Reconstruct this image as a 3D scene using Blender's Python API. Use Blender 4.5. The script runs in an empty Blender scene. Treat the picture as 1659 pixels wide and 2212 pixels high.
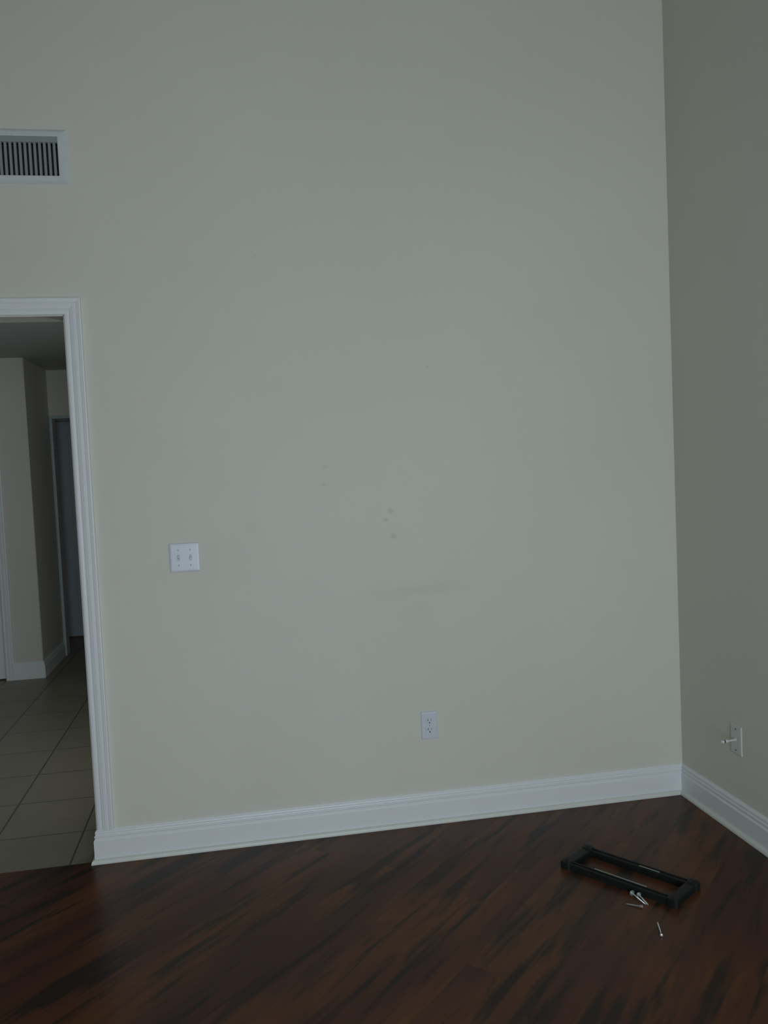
import bpy, bmesh, math, random
from mathutils import Vector, Matrix

# ------------------------------------------------------------------ camera
C = bpy.context.scene.collection
cam_data = bpy.data.cameras.new('camera')
cam = bpy.data.objects.new('camera', cam_data); C.objects.link(cam)
cam.location = (-1.88764, -3.42356, 1.50304)
cam.rotation_euler = (1.51669, 0.045329, -0.175536)
cam_data.sensor_fit = 'HORIZONTAL'; cam_data.sensor_width = 36.0
cam_data.lens = 36.0 * 1836.6 / 1659.0
cam_data.clip_start = 0.02
bpy.context.scene.camera = cam

# ------------------------------------------------------------------ light
vs = bpy.context.scene.view_settings
vs.view_transform = 'Standard'; vs.look = 'None'; vs.gamma = 1.0
vs.exposure = 0.0; vs.use_curve_mapping = False
world = bpy.data.worlds.new('overcast_sky'); bpy.context.scene.world = world
world.use_nodes = True
world.node_tree.nodes['Background'].inputs[0].default_value = (0.55, 0.68, 0.8, 1)
world.node_tree.nodes['Background'].inputs[1].default_value = 0.12

def area(name, loc, rot, sx, sy, power, col):
    d = bpy.data.lights.new(name, 'AREA'); d.shape = 'RECTANGLE'
    d.size = sx; d.size_y = sy; d.energy = power; d.color = col
    o = bpy.data.objects.new(name, d); C.objects.link(o)
    o.location = loc; o.rotation_euler = rot
    return o
# daylight coming in through the sliding glass door of the wall behind the camera
area('daylight', (-1.42, -4.86, 1.15), (math.radians(90), 0, 0), 1.8, 2.0, 78, (0.895, 1.0, 1.115))
# added fill lamp brightening the hall, set outside an unseen opening
area('hall_fill_light', (-1.93, 1.0, 1.20), (math.radians(90), 0, math.radians(78)), 0.8, 0.8, 6.0, (0.93, 1.0, 1.02))

# ------------------------------------------------------------------ helpers
def link(o, parent=None):
    C.objects.link(o)
    if parent: o.parent = parent
    return o

def obj(name, bm, mat, parent=None, smooth=False, bevel=0.0, seg=2):
    me = bpy.data.meshes.new(name)
    bmesh.ops.recalc_face_normals(bm, faces=bm.faces)
    bm.to_mesh(me); bm.free()
    me.materials.append(mat)
    if smooth:
        for p in me.polygons: p.use_smooth = True
    o = link(bpy.data.objects.new(name, me), parent)
    if bevel:
        b = o.modifiers.new('bevel', 'BEVEL'); b.width = bevel; b.segments = seg
        b.limit_method = 'ANGLE'; b.angle_limit = math.radians(40)
    return o

def box(bm, x0, x1, y0, y1, z0, z1):
    v = [bm.verts.new(p) for p in ((x0,y0,z0),(x1,y0,z0),(x1,y1,z0),(x0,y1,z0),(x0,y0,z1),(x1,y0,z1),(x1,y1,z1),(x0,y1,z1))]
    for f in ((0,3,2,1),(4,5,6,7),(0,1,5,4),(1,2,6,5),(2,3,7,6),(3,0,4,7)):
        bm.faces.new([v[i] for i in f])

def cyl(bm, a, b, r0, r1=None, n=20):
    a = Vector(a); b = Vector(b); r1 = r0 if r1 is None else r1
    d = (b - a).normalized(); q = d.to_track_quat('Z', 'Y')
    A = [bm.verts.new(a + q @ Vector((r0*math.cos(2*math.pi*i/n), r0*math.sin(2*math.pi*i/n), 0))) for i in range(n)]
    B = [bm.verts.new(b + q @ Vector((r1*math.cos(2*math.pi*i/n), r1*math.sin(2*math.pi*i/n), 0))) for i in range(n)]
    for i in range(n): bm.faces.new([A[i], A[(i+1) % n], B[(i+1) % n], B[i]])
    bm.faces.new(A[::-1]); bm.faces.new(B)

def lathe(bm, prof, a, d, n=24):
    """prof: (distance along d, radius) pairs"""
    a = Vector(a); d = Vector(d).normalized(); q = d.to_track_quat('Z', 'Y')
    rings = []
    for t, r in prof:
        if r < 1e-6: rings.append([bm.verts.new(a + d*t)])
        else: rings.append([bm.verts.new(a + d*t + q @ Vector((r*math.cos(2*math.pi*i/n), r*math.sin(2*math.pi*i/n), 0))) for i in range(n)])
    for P, Q in zip(rings, rings[1:]):
        for i in range(n):
            j = (i+1) % n
            if len(P) == 1 and len(Q) > 1: bm.faces.new([P[0], Q[i], Q[j]])
            elif len(Q) == 1 and len(P) > 1: bm.faces.new([P[i], P[j], Q[0]])
            elif len(P) > 1: bm.faces.new([P[i], P[j], Q[j], Q[i]])
    if len(rings[0]) > 1: bm.faces.new(rings[0][::-1])
    if len(rings[-1]) > 1: bm.faces.new(rings[-1])

def sweep(bm, sections, close=True):
    """sections: lists of equal length of 3D points (a closed profile at each stop)"""
    R = [[bm.verts.new(p) for p in s] for s in sections]
    n = len(R[0])
    for P, Q in zip(R, R[1:]):
        for i in range(n): bm.faces.new([P[i], P[(i+1) % n], Q[(i+1) % n], Q[i]])
    if close: bm.faces.new(R[0][::-1]); bm.faces.new(R[-1])

def wall_panel(bm, u0, u1, z0, z1, holes, to3, depth):
    """wall slab with rectangular holes; to3(u, d, z) maps to world, d from 0 (face) to depth (back)"""
    us = sorted({u0, u1, *[h[0] for h in holes], *[h[1] for h in holes]})
    zs = sorted({z0, z1, *[h[2] for h in holes], *[h[3] for h in holes]})
    us = [u for u in us if u0 <= u <= u1]; zs = [z for z in zs if z0 <= z <= z1]
    def solid(i, j):
        if i < 0 or j < 0 or i >= len(us)-1 or j >= len(zs)-1: return False
        u = (us[i]+us[i+1])/2; z = (zs[j]+zs[j+1])/2
        return not any(h[0] < u < h[1] and h[2] < z < h[3] for h in holes)
    cache = {}
    def V(i, j, k):
        if (i, j, k) not in cache: cache[(i, j, k)] = bm.verts.new(to3(us[i], depth*k, zs[j]))
        return cache[(i, j, k)]
    for i in range(len(us)-1):
        for j in range(len(zs)-1):
            if not solid(i, j): continue
            bm.faces.new([V(i,j,0), V(i+1,j,0), V(i+1,j+1,0), V(i,j+1,0)])
            bm.faces.new([V(i,j,1), V(i,j+1,1), V(i+1,j+1,1), V(i+1,j,1)])
            if not solid(i-1, j): bm.faces.new([V(i,j,0), V(i,j+1,0), V(i,j+1,1), V(i,j,1)])
            if not solid(i+1, j): bm.faces.new([V(i+1,j,0), V(i+1,j,1), V(i+1,j+1,1), V(i+1,j+1,0)])
            if not solid(i, j-1): bm.faces.new([V(i,j,0), V(i,j,1), V(i+1,j,1), V(i+1,j,0)])
            if not solid(i, j+1): bm.faces.new([V(i,j+1,0), V(i+1,j+1,0), V(i+1,j+1,1), V(i,j+1,1)])

def empty(name, loc, label, cat, group=None, rot=(0,0,0)):
    o = bpy.data.objects.new(name, None); C.objects.link(o)
    o.location = loc; o.rotation_euler = rot; o.empty_display_size = 0.05
    o['label'] = label; o['category'] = cat
    if group: o['group'] = group
    return o

def struct(o, label=None, cat=None):
    o['kind'] = 'structure'
    if label: o['label'] = label
    if cat: o['category'] = cat
    return o

# ------------------------------------------------------------------ materials
def new_mat(name):
    m = bpy.data.materials.new(name); m.use_nodes = True
    nt = m.node_tree; return m, nt, nt.nodes, nt.links, nt.nodes['Principled BSDF']

def mathn(N, L, op, a, b=None, c=None):
    n = N.new('ShaderNodeMath'); n.operation = op
    for k, v in enumerate((a, b, c)):
        if v is None: continue
        if hasattr(v, 'links'): L.new(v, n.inputs[k])
        else: n.inputs[k].default_value = v
    return n.outputs[0]

def mixc(N, L, fac, a, b, mode='MIX'):
    n = N.new('ShaderNodeMix'); n.data_type = 'RGBA'; n.blend_type = mode
    for i, v in ((0, fac), (6, a), (7, b)):
        if hasattr(v, 'links'): L.new(v, n.inputs[i])
        else: n.inputs[i].default_value = v if i == 0 else (*v, 1)
    return n.outputs[2]

def noise(N, L, vec, scale, detail=2.0, rough=0.5, dist=0.0):
    n = N.new('ShaderNodeTexNoise'); n.inputs['Scale'].default_value = scale
    n.inputs['Detail'].default_value = detail; n.inputs['Roughness'].default_value = rough
    n.inputs['Distortion'].default_value = dist
    if vec is not None: L.new(vec, n.inputs['Vector'])
    return n.outputs['Fac']

def mapr(N, L, v, a, b, c=0.0, d=1.0, smooth=True):
    n = N.new('ShaderNodeMapRange'); n.interpolation_type = 'SMOOTHSTEP' if smooth else 'LINEAR'
    L.new(v, n.inputs[0])
    for i, x in zip((1, 2, 3, 4), (a, b, c, d)): n.inputs[i].default_value = x
    return n.outputs[0]

def bump(N, L, B, h, strength, dist):
    n = N.new('ShaderNodeBump'); n.inputs['Strength'].default_value = strength
    n.inputs['Distance'].default_value = dist
    L.new(h, n.inputs['Height']); L.new(n.outputs[0], B.inputs['Normal'])

def plain(name, col, rough=0.5, metal=0.0, spec=0.5, var=0.04, scale=30, bmp=0.0):
    m, nt, N, L, B = new_mat(name)
    g = N.new('ShaderNodeNewGeometry')
    f = noise(N, L, g.outputs['Position'], scale, 3)
    L.new(mixc(N, L, f, tuple(c*(1-var) for c in col), tuple(min(1, c*(1+var)) for c in col)), B.inputs['Base Color'])
    B.inputs['Roughness'].default_value = rough; B.inputs['Metallic'].default_value = metal
    B.inputs['Specular IOR Level'].default_value = spec
    if bmp: bump(N, L, B, f, 0.3, bmp)
    return m

def wall_mat(name, col, smudges=(), broad=()):
    m, nt, N, L, B = new_mat(name)
    g = N.new('ShaderNodeNewGeometry'); P = g.outputs['Position']
    f = noise(N, L, P, 0.9, 3, 0.55)
    base = mixc(N, L, mapr(N, L, f, 0.3, 0.7), tuple(c*0.975 for c in col), tuple(c*1.015 for c in col))
    # handling marks and screw-hole smudges left where a bracket hung
    for (x, y, z, rx, rz, k) in smudges:
        vm = N.new('ShaderNodeVectorMath'); vm.operation = 'SUBTRACT'; L.new(P, vm.inputs[0]); vm.inputs[1].default_value = (x, y, z)
        vs_ = N.new('ShaderNodeVectorMath'); vs_.operation = 'MULTIPLY'; L.new(vm.outputs[0], vs_.inputs[0]); vs_.inputs[1].default_value = (1/rx, 1/rx, 1/rz)
        vl = N.new('ShaderNodeVectorMath'); vl.operation = 'LENGTH'; L.new(vs_.outputs[0], vl.inputs[0])
        n2 = noise(N, L, P, 60 if rx < 0.03 else 7, 3)
        d = mathn(N, L, 'ADD', vl.outputs['Value'], mathn(N, L, 'MULTIPLY', n2, 1.3))
        w = mapr(N, L, d, 1.75, 0.5, 0.0, k)
        base = mixc(N, L, w, base, tuple(c*0.35 for c in (0.6, 0.58, 0.5)))
    L.new(base, B.inputs['Base Color'])
    B.inputs['Roughness'].default_value = 0.62
    B.inputs['Specular IOR Level'].default_value = 0.3
    bump(N, L, B, noise(N, L, P, 160, 4, 0.6), 0.12, 0.002)
    return m

CREAM = (0.69, 0.685, 0.60)
M_wall = wall_mat('cream_wall_paint', CREAM, smudges=[
    (-1.262, 0, 1.318, .016, .016, .30), (-1.283, 0, 1.284, .016, .014, .28), (-1.255, 0, 1.215, .022, .016, .24),
    (-1.525, 0, 1.51, .016, .016, .16), (-1.53, 0, 1.44, .012, .012, .14), (-1.16, 0, 0.985, .30, .045, .085),
    (-1.15, 0, 0.90, .10, .05, .06), (-1.76, 0, 2.35, .010, .010, .16), (-1.83, 0, 1.29, .05, .04, .05),
    (-1.08, 0, 1.90, .008, .008, .14), (-2.02, 0, 1.16, .30, .16, .04), (-1.75, 0, 0.62, .10, .02, .03)])
M_wallR = wall_mat('cream_side_wall_paint', CREAM)
M_hall = wall_mat('cream_hall_wall_paint', (0.66, 0.65, 0.57))
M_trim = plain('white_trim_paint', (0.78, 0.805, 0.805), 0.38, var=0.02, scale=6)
M_shoe = plain('ivory_shoe_moulding_paint', (0.70, 0.73, 0.67), 0.42, var=0.05, scale=25)
M_plate = plain('white_plastic', (0.65, 0.69, 0.73), 0.3, var=0.01)
M_toggle = plain('grey_white_plastic', (0.47, 0.49, 0.52), 0.35, var=0.01)
M_slot = plain('dark_slot', (0.03, 0.03, 0.035), 0.6)
M_plateR = plain('ivory_plastic', (0.62, 0.66, 0.60), 0.35, var=0.02)
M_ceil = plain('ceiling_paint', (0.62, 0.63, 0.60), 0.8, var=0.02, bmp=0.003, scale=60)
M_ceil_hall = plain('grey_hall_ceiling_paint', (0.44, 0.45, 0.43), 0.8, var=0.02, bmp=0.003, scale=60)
M_vent = plain('grey_vent_metal', (0.63, 0.67, 0.66), 0.45, var=0.03)
M_blade = plain('grey_vent_blade_metal', (0.30, 0.335, 0.32), 0.5, var=0.06)
M_duct = plain('dark_duct_metal', (0.045, 0.055, 0.052), 0.7)
M_black = plain('black_painted_steel', (0.010, 0.013, 0.011), 0.55, spec=0.28, var=0.5, scale=60, bmp=0.002)
M_glint_wear = plain('glint_and_wear_steel', (0.34, 0.36, 0.32), 0.42, metal=0.6, var=0.35, scale=70)  # colours the front rail's painted glint and the back rail's wear
M_zinc = plain('zinc_plated_steel', (0.62, 0.66, 0.66), 0.33, metal=0.75, var=0.08, scale=200)
M_chrome = plain('bright_connector_metal', (0.92, 0.92, 0.90), 0.3, metal=0.35, var=0.03)
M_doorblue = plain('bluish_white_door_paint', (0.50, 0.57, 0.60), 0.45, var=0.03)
M_tan = plain('tan_threshold', (0.20, 0.13, 0.085), 0.5)

# dark stained planks laid diagonally
def wood_mat():
    m, nt, N, L, B = new_mat('dark_hand_scraped_wood_planks')
    g = N.new('ShaderNodeNewGeometry')
    mp = N.new('ShaderNodeMapping'); mp.vector_type = 'POINT'
    mp.inputs['Rotation'].default_value = (0, 0, math.radians(-46)); mp.inputs['Location'].default_value = (0.31, 0.043, 0)
    L.new(g.outputs['Position'], mp.inputs['Vector'])
    s = N.new('ShaderNodeSeparateXYZ'); L.new(mp.outputs[0], s.inputs[0])
    u, v = s.outputs[0], s.outputs[1]
    PW, PL = 0.127, 1.21
    row = mathn(N, L, 'FLOOR', mathn(N, L, 'DIVIDE', v, PW))
    wn = N.new('ShaderNodeTexWhiteNoise'); wn.noise_dimensions = '1D'; L.new(row, wn.inputs['W'])
    u2 = mathn(N, L, 'ADD', mathn(N, L, 'DIVIDE', u, PL), mathn(N, L, 'MULTIPLY', wn.outputs['Value'], 7.3))
    colm = mathn(N, L, 'FLOOR', u2)
    idn = mathn(N, L, 'ADD', mathn(N, L, 'MULTIPLY', row, 17.13), mathn(N, L, 'MULTIPLY', colm, 5.77))
    wn2 = N.new('ShaderNodeTexWhiteNoise'); wn2.noise_dimensions = '1D'; L.new(idn, wn2.inputs['W'])
    pid = wn2.outputs['Value']
    # seams
    fv = mathn(N, L, 'ABSOLUTE', mathn(N, L, 'SUBTRACT', mathn(N, L, 'FRACT', mathn(N, L, 'DIVIDE', v, PW)), 0.5))
    fu = mathn(N, L, 'ABSOLUTE', mathn(N, L, 'SUBTRACT', mathn(N, L, 'FRACT', u2), 0.5))
    seam = mathn(N, L, 'MAXIMUM', mapr(N, L, fv, 0.488, 0.4985), mapr(N, L, fu, 0.4988, 0.4998))
    # grain coordinates, shifted plank by plank
    def coords(su, sv, off):
        cb = N.new('ShaderNodeCombineXYZ')
        L.new(mathn(N, L, 'ADD', mathn(N, L, 'MULTIPLY', u, su), mathn(N, L, 'MULTIPLY', pid, off)), cb.inputs[0])
        L.new(mathn(N, L, 'MULTIPLY', v, sv), cb.inputs[1])
        L.new(mathn(N, L, 'MULTIPLY', pid, off*0.37), cb.inputs[2])
        return cb.outputs[0]
    big = noise(N, L, coords(1.9, 16.0, 0.45), 1.0, 2.5, 0.5, 0.3)
    mid = noise(N, L, coords(5.0, 45.0, 1.2), 1.0, 3, 0.6, 0.4)
    fine = noise(N, L, coords(18.0, 380.0, 9.0), 1.0, 3, 0.6)
    warm = noise(N, L, coords(1.3, 6.0, 1.5), 1.0, 2, 0.5)
    brown = mixc(N, L, mapr(N, L, warm, 0.35, 0.68), (0.084, 0.028, 0.019), (0.160, 0.060, 0.018))
    brown = mixc(N, L, mathn(N, L, 'MULTIPLY', mapr(N, L, mid, 0.35, 0.7), 0.45), brown, (0.048, 0.024, 0.020))
    brown = mixc(N, L, mathn(N, L, 'MULTIPLY', pid, 0.28), brown, (0.060, 0.028, 0.024))
    dark = mapr(N, L, mathn(N, L, 'ADD', big, mathn(N, L, 'MULTIPLY', mid, 0.16)), 0.575, 0.74, 0.0, 0.85)
    col = mixc(N, L, dark, brown, (0.020, 0.017, 0.013))
    col = mixc(N, L, mathn(N, L, 'MULTIPLY', fine, 0.25), col, (0.03, 0.018, 0.014))
    col = mixc(N, L, mathn(N, L, 'MULTIPLY', seam, 0.32), col, (0.012, 0.008, 0.006))
    L.new(col, B.inputs['Base Color'])
    L.new(mapr(N, L, mid, 0.2, 0.8, 0.27, 0.34, False), B.inputs['Roughness'])
    B.inputs['Specular IOR Level'].default_value = 0.15
    h = mathn(N, L, 'MULTIPLY', seam, -1.0)
    bump(N, L, B, h, 0.12, 0.001)
    return m
M_wood = wood_mat()

def tile_mat():
    m, nt, N, L, B = new_mat('beige_ceramic_floor_tile')
    g = N.new('ShaderNodeNewGeometry'); P = g.outputs['Position']
    s = N.new('ShaderNodeSeparateXYZ'); L.new(P, s.inputs[0])
    TX, TY = 0.357, 0.40
    tu = mathn(N, L, 'DIVIDE', mathn(N, L, 'ADD', s.outputs[0], 2.600), TX)
    tv = mathn(N, L, 'DIVIDE', mathn(N, L, 'SUBTRACT', s.outputs[1], 0.325), TY)
    fu = mathn(N, L, 'ABSOLUTE', mathn(N, L, 'SUBTRACT', mathn(N, L, 'FRACT', tu), 0.5))
    fv = mathn(N, L, 'ABSOLUTE', mathn(N, L, 'SUBTRACT', mathn(N, L, 'FRACT', tv), 0.5))
    gu = mapr(N, L, fu, 0.486, 0.492); gv = mathn(N, L, 'MULTIPLY', mapr(N, L, fv, 0.487, 0.493), 0.8)
    gr = mathn(N, L, 'MAXIMUM', gu, gv)
    idn = mathn(N, L, 'ADD', mathn(N, L, 'FLOOR', tu), mathn(N, L, 'MULTIPLY', mathn(N, L, 'FLOOR', tv), 13.7))
    wn = N.new('ShaderNodeTexWhiteNoise'); wn.noise_dimensions = '1D'; L.new(idn, wn.inputs['W'])
    f = noise(N, L, P, 6, 4, 0.6)
    col = mixc(N, L, f, (0.225, 0.20, 0.15), (0.30, 0.27, 0.21))
    col = mixc(N, L, mathn(N, L, 'MULTIPLY', wn.outputs['Value'], 0.25), col, (0.20, 0.18, 0.14))
    col = mixc(N, L, mathn(N, L, 'MULTIPLY', gr, 0.85), col, (0.05, 0.044, 0.035))
    L.new(col, B.inputs['Base Color']); B.inputs['Roughness'].default_value = 0.42
    bump(N, L, B, mathn(N, L, 'MULTIPLY', gr, -1.0), 0.4, 0.002)
    return m
M_tile = tile_mat()

# ------------------------------------------------------------------ room shell
X0, XL, YF, ZC = 0.0, -7.5, -4.6, 5.2           # right wall, left wall, front wall, ceiling
OX0, OX1, OZ = -3.95, -2.487, 2.13              # cased opening in the back wall
WT = 0.12                                        # wall thickness
VX0, VX1, VZ0, VZ1 = -2.8354, -2.470, 2.646, 2.791

bm = bmesh.new(); box(bm, XL-0.12, X0+0.12, YF-0.12, 0.003, -0.10, 0)
struct(obj('floor', bm, M_wood), 'dark reddish brown wood plank floor laid diagonally', 'floor')
bm = bmesh.new(); box(bm, XL-0.12, -2.0, 0.003, 6.4, -0.10, 0)
struct(obj('floor_hall', bm, M_tile), 'beige ceramic tile floor beyond the cased opening', 'floor')

bm = bmesh.new()
wall_panel(bm, XL-0.12, X0+0.12, -0.10, ZC, [(OX0, OX1, -1, OZ), (VX0, VX1, VZ0, VZ1)], lambda u, d, z: (u, d, z), WT)
struct(obj('wall_back', bm, M_wall), 'large plain cream wall facing the viewer', 'wall')
bm = bmesh.new(); box(bm, X0, X0+0.12, YF-0.12, 0, -0.10, ZC)
struct(obj('wall_right', bm, M_wallR), 'cream side wall at the right edge', 'wall')
bm = bmesh.new(); box(bm, XL-0.12, XL, YF-0.12, 0, -0.10, ZC)
struct(obj('wall_left', bm, M_wallR))
bm = bmesh.new()
wall_panel(bm, XL, X0, -0.10, ZC, [(-2.35, -0.50, 0.05, 2.25)], lambda u, d, z: (u, YF-d, z), WT)
struct(obj('wall_front', bm, M_wallR))
bm = bmesh.new(); box(bm, XL-0.12, X0+0.12, YF-0.12, 0.12, ZC, ZC+0.1)
struct(obj('ceiling', bm, M_ceil))
# frame of the sliding glass door that lets the daylight in (behind the viewer)
bm = bmesh.new()
for a in ((-2.35, -2.29, 0.05, 2.25), (-0.56, -0.50, 0.05, 2.25), (-1.45, -1.39, 0.11, 2.19), (-2.29, -0.56, 2.19, 2.25), (-2.29, -0.56, 0.05, 0.11)):
    box(bm, a[0], a[1], YF-0.09, YF-0.03, a[2], a[3])
struct(obj('window_1', bm, M_trim))

# hall beyond the opening
HC = 2.44
bm = bmesh.new(); box(bm, -5.32, -3.40, 3.40, 3.52, -0.1, HC)
HDx0, HDx1 = -4.50, -3.672                       # white door at the left edge
bm.free(); bm = bmesh.new()
wall_panel(bm, -5.32, -3.40, -0.1, HC, [(HDx0, HDx1, -1, 2.05)], lambda u, d, z: (u, 3.40+d, z), 0.12)
ce = [e for e in bm.edges if all(abs(v.co.x+3.40) < 1e-4 and abs(v.co.y-3.40) < 1e-4 for v in e.verts)]
bmesh.ops.bevel(bm, geom=ce, offset=0.022, segments=6, affect='EDGES', profile=0.5)
struct(obj('wall_hall', bm, M_hall), 'shaded hall wall seen through the cased opening', 'wall')
bm = bmesh.new(); box(bm, -3.52, -3.40, 3.52, 4.20, -0.1, HC)
struct(obj('wall_hall_side', bm, M_hall))
FX0 = -3.375
bm = bmesh.new()
wall_panel(bm, -3.52, -2.12, -0.1, HC, [(FX0, -2.55, -1, 2.03)], lambda u, d, z: (u, 4.20+d, z), 0.12)
struct(obj('wall_hall_end', bm, M_hall))
bm = bmesh.new(); wall_panel(bm, 0.12, 6.3, -0.1, HC, [(0.45, 1.65, 0.65, 1.70)], lambda u, d, z: (-2.12+d, u, z), 0.12)  # unseen opening, cut to let the added hall fill lamp in
struct(obj('wall_hall_right', bm, M_hall))
bm = bmesh.new(); box(bm, -5.32, -5.20, 0.12, 3.40, -0.1, HC)
struct(obj('wall_hall_left', bm, M_hall))
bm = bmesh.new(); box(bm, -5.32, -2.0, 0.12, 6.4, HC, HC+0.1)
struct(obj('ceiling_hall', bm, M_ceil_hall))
bm = bmesh.new(); box(bm, -4.3, -2.12, 5.10, 5.22, -0.1, HC); box(bm, -4.3, -4.18, 4.2, 5.10, -0.1, HC); box(bm, -4.3, -3.52, 4.08, 4.20, -0.1, HC)
struct(obj('wall_far_room', bm, M_hall))

# ------------------------------------------------------------------ trim
# baseboard profile: (distance from the wall, height), closed polygon
BP = [(0, 0), (.015, 0), (.015, .088), (.0125, .093), (.0105, .094), (.0105, .099), (.0125, .103), (.0120, .107), (.0085, .109),
      (.0078, .112), (.0098, .117), (.0085, .123), (.0050, .127), (.0035, .130), (0, .131)]
SP = [(.014, 0), (.027, 0), (.0268, .006), (.0245, .012), (.020, .0165), (.014, .018)]

def run(prof, path, normals, bm):
    """sweep profile along floor path; normals = offset direction at each path point (unnormalised for mitres)"""
    sweep(bm, [[(p[0]+n[0]*d, p[1]+n[1]*d, z) for d, z in prof] for p, n in zip(path, normals)])

# back wall: from the corner to the opening, returning round the wall end into the opening
path = [(0, 0), (OX1, 0), (OX1, WT)]
nrm = [(-1, -1), (-1, -1), (-1, 0)]
bm = bmesh.new(); run(BP, path, nrm, bm)
bb = struct(obj('baseboard_back', bm, M_trim), 'tall white moulded baseboard along the big cream wall', 'baseboard')
bm = bmesh.new(); run(SP, path, nrm, bm)
o = obj('shoe_moulding', bm, M_shoe, bb); o['label'] = 'ivory quarter round strip at the floor'
bm = bmesh.new(); run(BP, [(0, 0), (0, YF)], [(-1, -1), (-1, 0)], bm)
bb = struct(obj('baseboard_right', bm, M_trim), 'white moulded baseboard along the right side wall', 'baseboard')
bm = bmesh.new(); run(SP, [(0, 0), (0, YF)], [(-1, -1), (-1, 0)], bm)
obj('shoe_moulding', bm, M_shoe, bb)
# left stretch of the back wall, out of view
bm = bmesh.new(); run(BP, [(XL, 0), (OX0, 0), (OX0, WT)], [(0, -1), (1, -1), (1, 0)], bm)
struct(obj('baseboard_left', bm, M_trim))

# casing profile: (across from opening outwards, distance from wall)
CW = 0.0635
CP = [(0, 0), (0, .009), (.003, .0115), (.010, .0125), (.016, .0120), (.019, .0105), (.022, .0135), (.034, .0165), (.042, .0165), (.045, .0145),
      (.048, .0165), (.058, .0185), (.0625, .0170), (CW, .013), (CW, 0)]
def casing(bm, x0, x1, z0, zt, y, sgn=-1, prof=CP, left=True):
    """right leg, head and left leg with mitred corners; x1 right edge of the opening"""
    s = []
    s.append([(x1+a, y+sgn*d, z0) for a, d in prof])
    s.append([(x1+a, y+sgn*d, zt+a) for a, d in prof])
    s.append([(x0-a, y+sgn*d, zt+a) for a, d in prof])
    if left: s.append([(x0-a, y+sgn*d, z0) for a, d in prof])
    sweep(bm, s)
bm = bmesh.new(); casing(bm, OX0, OX1, 0.131, OZ, 0)
struct(obj('trim_1', bm, M_trim), 'white fluted casing around the opening to the hall', 'door casing')
# jamb lining of the opening
bm = bmesh.new()
box(bm, OX1-0.004, OX1, 0.0, WT, 0.131, OZ); box(bm, OX0, OX0+0.004, 0.0, WT, 0.131, OZ); box(bm, OX0, OX1, 0.0, WT, OZ-0.004, OZ)
struct(obj('trim_2', bm, M_hall))

# hall baseboard wrapping the outside corner
bm = bmesh.new(); run(BP, [(HDx1+CW, 3.40), (-3.40, 3.40), (-3.40, 4.20)], [(0, -1), (1, -1), (1, 0)], bm)
struct(obj('baseboard_hall', bm, M_trim), 'shaded white baseboard wrapping the hall wall corner', 'baseboard')
bm = bmesh.new(); casing(bm, HDx0, HDx1, 0, 2.05, 3.40)
struct(obj('trim_3', bm, M_trim), 'white casing of the door at the left end of the hall wall', 'door casing')
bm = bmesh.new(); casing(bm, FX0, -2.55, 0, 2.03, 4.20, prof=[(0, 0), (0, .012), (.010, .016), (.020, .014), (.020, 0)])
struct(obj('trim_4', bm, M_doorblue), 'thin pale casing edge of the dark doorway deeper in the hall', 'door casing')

# panelled doors in the hall
def panel_door(name, x0, x1, y, z0, z1, mat, label, knob_x):
    bm = bmesh.new()
    st = 0.11
    wall_panel(bm, x0, x1, z0, z1, [(x0+st, x1-st, z0+.22, z0+.85), (x0+st, x1-st, z0+1.0, z1-.12)], lambda u, d, z: (u, y+d, z), 0.035)
    d = struct(obj(name, bm, mat, bevel=0.004), label, 'door')
    for (a, b) in ((z0+.22, z0+.85), (z0+1.0, z1-.12)):
        bm = bmesh.new(); box(bm, x0+st-.002, x1-st+.002, y+.012, y+.025, a-.002, b+.002)
        box(bm, x0+st+.04, x1-st-.04, y+.006, y+.012, a+.04, b-.04)
        obj('door_panel', bm, mat, d, bevel=0.004)
    bm = bmesh.new(); lathe(bm, [(0, .026), (.004, .026), (.006, .010), (.03, .010), (.038, .022), (.052, .027), (.062, .020), (.066, 0)], (knob_x, y, 0.95), (0, -1, 0))
    obj('door_knob', bm, M_zinc, d, smooth=True)
    return d
panel_door('door_1', HDx0+.004, HDx1-.006, 3.41, 0.012, 2.045, M_trim, 'white hall door with a dark gap at the left photo edge', HDx0+.07)
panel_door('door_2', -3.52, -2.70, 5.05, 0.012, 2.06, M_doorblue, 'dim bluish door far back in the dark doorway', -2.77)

# ------------------------------------------------------------------ air vent
v = empty('air_vent', ((VX0+VX1)/2, 0, (VZ0+VZ1)/2), 'pale rectangular wall air vent with thin vertical louvers above the opening', 'air vent')
hw, hh = (VX1-VX0)/2, (VZ1-VZ0)/2
FWX, FWZ = 0.036, 0.028
fp = [(0, .014), (0, -.010), (.004, -.011), (.024, -.009), (.036, -.002), (.036, 0), (.002, 0)]
bm = bmesh.new()
def fr(a, d, sx, sz):
    k = a/0.036
    return (sx*(hw+FWX*k), d, sz*(hh+FWZ*k))
secs = []
R_ = []
for sx, sz in ((1, -1), (1, 1), (-1, 1), (-1, -1)):
    R_.append([bm.verts.new(fr(a, d, sx, sz)) for a, d in fp])
n = len(fp)
for k in range(4):
    P, Q = R_[k], R_[(k+1) % 4]
    for i in range(n): bm.faces.new([P[i], P[(i+1) % n], Q[(i+1) % n], Q[i]])
obj('frame', bm, M_vent, v)
bm = bmesh.new()
nb = 21; pitch = 2*hw/nb
for i in range(nb):
    x = hw - pitch*(i+0.5) - 0.0052
    ca, sa = math.cos(math.radians(47)), math.sin(math.radians(47))
    q = []
    for (a, b) in ((-.0054, -.0006), (.0054, -.0006), (.0054, .0006), (-.0054, .0006)):
        q.append((x + a*sa + b*ca, 0.000 + a*ca - b*sa))
    sweep(bm, [[(px, py, -hh+.001) for px, py in q], [(px, py, hh-.020) for px, py in q]])
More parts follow.
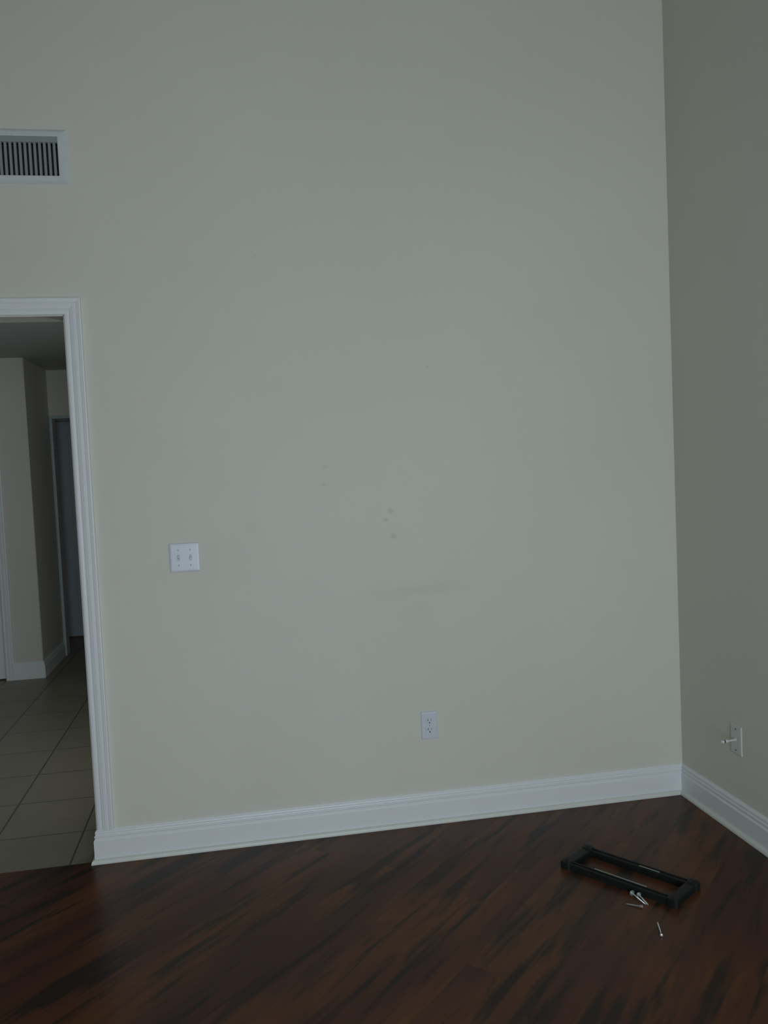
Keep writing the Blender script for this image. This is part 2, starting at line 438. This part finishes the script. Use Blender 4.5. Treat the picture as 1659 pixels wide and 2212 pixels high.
obj('louver', bm, M_blade, v)
bm = bmesh.new(); box(bm, -hw, hw, -.004, .010, hh-.020, hh)
o = obj('damper_rail', bm, M_blade, v)
bm = bmesh.new()
t = .002
box(bm, -hw, hw, .10, .102, -hh, hh); box(bm, -hw, -hw+t, .012, .10, -hh, hh); box(bm, hw-t, hw, .012, .10, -hh, hh)
box(bm, -hw, hw, .012, .10, -hh, -hh+t); box(bm, -hw, hw, .012, .10, hh-t, hh)
for k in range(4):       # cross blades behind the louver
    z = -hh + 2*hh*(k+0.6)/4.4
    box(bm, -hw+.003, hw-.003, .020, .034, z, z+.0015)
obj('duct', bm, M_duct, v)

# ------------------------------------------------------------------ light switch
def plate_mesh(bm, w, h, d=0.006):
    prof = [(0, 0), (0, .55), (.06, .9), (.16, 1.0)]
    r = []
    for k, (ins, dd) in enumerate(prof):
        i = ins*0.05
        r.append([bm.verts.new(p) for p in ((-w/2+i, -d*dd, -h/2+i), (w/2-i, -d*dd, -h/2+i), (w/2-i, -d*dd, h/2-i), (-w/2+i, -d*dd, h/2-i))])
    for P, Q in zip(r, r[1:]):
        for i in range(4): bm.faces.new([P[i], P[(i+1) % 4], Q[(i+1) % 4], Q[i]])
    bm.faces.new(r[-1]); bm.faces.new(r[0][::-1])

def screw_head(parent, x, z, y, mat, r=.0032):
    bm = bmesh.new(); lathe(bm, [(0, r), (.0010, r*.9), (.0014, r*.5), (.0015, 0)], (x, y, z), (0, -1, 0), 14)
    return obj('screw', bm, mat, parent, smooth=True)

s = empty('light_switch', (-2.094, 0, 1.179), 'white double toggle light switch plate beside the opening casing', 'light switch')
bm = bmesh.new(); plate_mesh(bm, .116, .114); obj('cover_plate', bm, M_plate, s, bevel=.001)
for k, dx in enumerate((-.023, .023)):
    bm = bmesh.new(); box(bm, dx-.0052, dx+.0052, -.0066, -.0050, -.0125, .0125); obj('toggle_slot', bm, M_toggle, s)
    bm = bmesh.new(); up = 1 if k == 0 else -1
    sweep(bm, [[(dx-.0038, -.0060, -.005), (dx+.0038, -.0060, -.005), (dx+.0038, -.0060, .005), (dx-.0038, -.0060, .005)],
               [(dx-.0032, -.0150, up*.005-.0032), (dx+.0032, -.0150, up*.005-.0032), (dx+.0032, -.0150, up*.005+.0032), (dx-.0032, -.0150, up*.005+.0032)]])
    obj('toggle', bm, M_plate, s, bevel=.0008)
    for dz in (-.030, .030): screw_head(s, dx, dz, -.0058, M_toggle)

# ------------------------------------------------------------------ power outlet
s = empty('power_outlet', (-1.138, 0, .414), 'white duplex power outlet low on the big cream wall', 'power outlet')
bm = bmesh.new(); plate_mesh(bm, .070, .116); obj('cover_plate', bm, M_plate, s, bevel=.001)
for dz in (.0195, -.0195):
    bm = bmesh.new()
    R = .0172; pts = []
    for i in range(32):
        a = 2*math.pi*i/32; x = R*math.cos(a); z = max(-.0135, min(.0135, R*math.sin(a))); pts.append((x, z))
    sweep(bm, [[(x, -.0055, dz+z) for x, z in pts], [(x*.98, -.0078, dz+z*.98) for x, z in pts]])
    rc = obj('receptacle', bm, M_plate, s)
    bm = bmesh.new()
    box(bm, -.0080, -.0056, -.0082, -.0074, dz+.0000, dz+.0085); box(bm, .0056, .0076, -.0082, -.0074, dz+.0010, dz+.0075)
    cyl(bm, (0, -.0074, dz-.0075), (0, -.0082, dz-.0075), .0028, n=14)
    o = obj('socket_slot', bm, M_slot, rc); o['label'] = 'dark socket holes'
screw_head(s, 0, 0, -.0058, M_toggle)

# ------------------------------------------------------------------ coaxial wall plate on the right wall
s = empty('cable_wall_plate', (0, -.425, .370), 'cream wall plate with a short metal cable plug on the right wall', 'wall plate', rot=(0, 0, math.radians(-90)))
bm = bmesh.new(); plate_mesh(bm, .072, .116); obj('cover_plate', bm, M_plateR, s, bevel=.001)
for dz in (-.042, .042): screw_head(s, 0, dz, -.0058, M_slot)
bm = bmesh.new(); lathe(bm, [(0, .0075), (.004, .0075), (.004, .0055), (.010, .0055)], (0, -.0055, 0), (0, -1, 0), 16)
obj('threaded_jack', bm, M_plateR, s, smooth=False)
plug = None
bm = bmesh.new(); lathe(bm, [(.008, .0036), (.036, .0038)], (0, -.0055, 0), (0, -1, -.06), 16)
plug = obj('cable_plug', bm, M_plateR, s)
bm = bmesh.new(); lathe(bm, [(.034, .0048), (.0365, .0058), (.0445, .0058), (.046, .0046), (.046, .0036), (.050, .0036), (.0505, .0052), (.060, .0054), (.0615, .0040), (.0615, 0)], (0, -.0055, 0), (0, -1, -.06), 20)
o = obj('metal_connector', bm, M_chrome, plug, smooth=False); o['label'] = 'shiny metal cable connector'
bm = bmesh.new(); lathe(bm, [(.0455, .0056), (.0503, .0056)], (0, -.0055, 0), (0, -1, -.06), 20)
obj('rubber_ring', bm, M_slot, plug)

# ------------------------------------------------------------------ black bracket frame on the floor
br = empty('wall_mount_bracket', (-.5823, -.6567, 0), 'black metal rectangular bracket frame lying empty on the wood floor', 'bracket', rot=(0, 0, math.radians(-55.4)))
# local x = long direction, local y = across (positive: towards the wall)
HL, HW_, HT = .223, .084, .025
def channel(bm, y0, y1, x0, x1, z0=0.0, z1=HT):
    w = y1-y0
    pr = [(y0, z0), (y1, z0), (y1, z1-.003), (y1-.003, z1), (y1-w*.28, z1), (y1-w*.34, z1-.005), (y0+w*.34, z1-.005), (y0+w*.28, z1), (y0+.003, z1), (y0, z1-.003)]
    sweep(bm, [[(x, y, z) for y, z in pr] for x in (x0, x1)])
for sy in (1, -1):
    bm = bmesh.new()
    ya, yb = (HW_-.028, HW_) if sy > 0 else (-HW_, -HW_+.026)
    channel(bm, ya, yb, -HL+.030, HL-.030)
    r = obj('rail', bm, M_black, br)
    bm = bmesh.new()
    if sy < 0: box(bm, -.098, .105, yb-.0050, yb-.0005, HT-.001, HT+.0022)  # front rail: glossy edge reflection put in as a grey strip
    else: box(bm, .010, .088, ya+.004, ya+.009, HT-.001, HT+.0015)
    o = obj('glint_wear_strip', bm, M_glint_wear, r, bevel=.0008); o['label'] = 'grey steel edge strip, painted glint and wear'
for sx in (-1, 1):
    bm = bmesh.new()
    xa, xb = (-HL, -HL+.038) if sx < 0 else (HL-.038, HL)
    pr = [(xa, 0), (xb, 0), (xb, HT-.004), (xb-.004, HT), (xa+.004, HT), (xa, HT-.004)]
    sweep(bm, [[(x, y, z) for x, z in pr] for y in (-HW_+.012, HW_-.012)])
    e = obj('end_plate', bm, M_black, br)
    for sy in (-1, 1):
        bm = bmesh.new()
        cx, cy = sx*(HL-.016), sy*(HW_-.012)
        m4 = [(-.020, -.016), (.020, -.016), (.020, .016), (-.020, .016)]
        prof = []
        for i in range(24):
            a = 2*math.pi*(i+.5)/24; c, s_ = math.cos(a), math.sin(a); k = (abs(c)**4+abs(s_)**4)**-.25
            prof.append((cx+c*k*.021, cy+s_*k*.017))
        sweep(bm, [[(x, y, 0) for x, y in prof], [(x, y, HT) for x, y in prof], [(cx+(x-cx)*.82, cy+(y-cy)*.82, HT+.004) for x, y in prof]])
        obj('corner_foot', bm, M_black, e)
        bm = bmesh.new(); lathe(bm, [(0, .006), (.003, .0055), (.0045, .003), (.0046, 0)], (cx, cy, HT+.003), (0, 0, 1), 6)
        obj('bolt_head', bm, M_black, e)

# ------------------------------------------------------------------ screws
def threads(L_, rs, start):
    prof = [(0, rs), (start, rs)]; t = start
    while t < L_-.009:
        prof += [(t+.0006, rs*.78), (t+.0013, rs*.80), (t+.0018, rs*1.15), (t+.0024, rs*1.12)]; t += .0026
    return prof + [(L_-.005, rs*.7), (L_, 0)]
def screw(name, L_, washer, mat):
    """lies along local +x, head at the origin end resting on its rim, tip on the floor"""
    rw, rs = (.0092 if washer else .0052), .0026
    e = empty(name, (0, 0, 0), '', 'screw')
    tilt = math.asin((rw-.0008)/L_)
    d = Vector((math.cos(tilt), 0, -math.sin(tilt))); a = Vector((0, 0, rw+.0006))
    if washer:
        bm = bmesh.new(); lathe(bm, [(0, rw), (.0018, rw), (.0018, rs)], a, d, 28); obj('washer', bm, mat, e)
        bm = bmesh.new(); lathe(bm, [(-.0055, 0), (-.0055, .0050), (-.005, .0056), (0, .0056), (0, rs)], a, d, 6); obj('head', bm, mat, e)
    else:
        bm = bmesh.new(); lathe(bm, [(-.0015, 0), (-.0014, .003), (-.0005, rw), (.0012, rw), (.0030, rw*.86), (.010, rs*1.15), (.013, rs)], a, d, 20); obj('head', bm, mat, e, smooth=True)
    bm = bmesh.new(); lathe(bm, threads(L_, rs if washer else rs*.85, L_*.35 if washer else .014), a, d, 14); obj('threaded_shank', bm, mat, e)
    return e
def place_screw(e, head, tip, label):
    e.location = (head[0], head[1], 0)
    e.rotation_euler = (0, 0, math.atan2(tip[1]-head[1], tip[0]-head[0]))
    e['label'] = label; e['category'] = 'screw'; e['group'] = 'loose screws on the wood floor'
def copy_tree(o):
    r = o.copy(); C.objects.link(r)
    for ch in list(o.children):
        c = ch.copy(); C.objects.link(c); c.parent = r
    return r
M_dull = plain('dull_grey_brown_steel', (0.40, 0.37, 0.36), 0.45, metal=0.5, var=0.1, scale=200)
s0 = screw('washer_screw', .074, True, M_zinc)
place_screw(s0, (-.6257, -.774), (-.6084, -.8457), 'grey screw with round washer beside the bracket rail, longer left one of the pair')
s1 = copy_tree(s0); s1.scale = (.86, .86, .86)
place_screw(s1, (-.607, -.7865), (-.6035, -.841), 'grey screw with pale round washer facing out, shorter right one of the pair')
s2 = screw('wood_screw', .058, False, M_dull)
place_screw(s2, (-.6296, -.8581), (-.6702, -.8198), 'dull brownish grey screw lying crosswise just below the washer pair')
s3 = screw('wood_screw', .088, False, M_zinc)
place_screw(s3, (-.6534, -1.0298), (-.6233, -.9431), 'bright silver screw lying alone on the floor, farthest from the bracket')
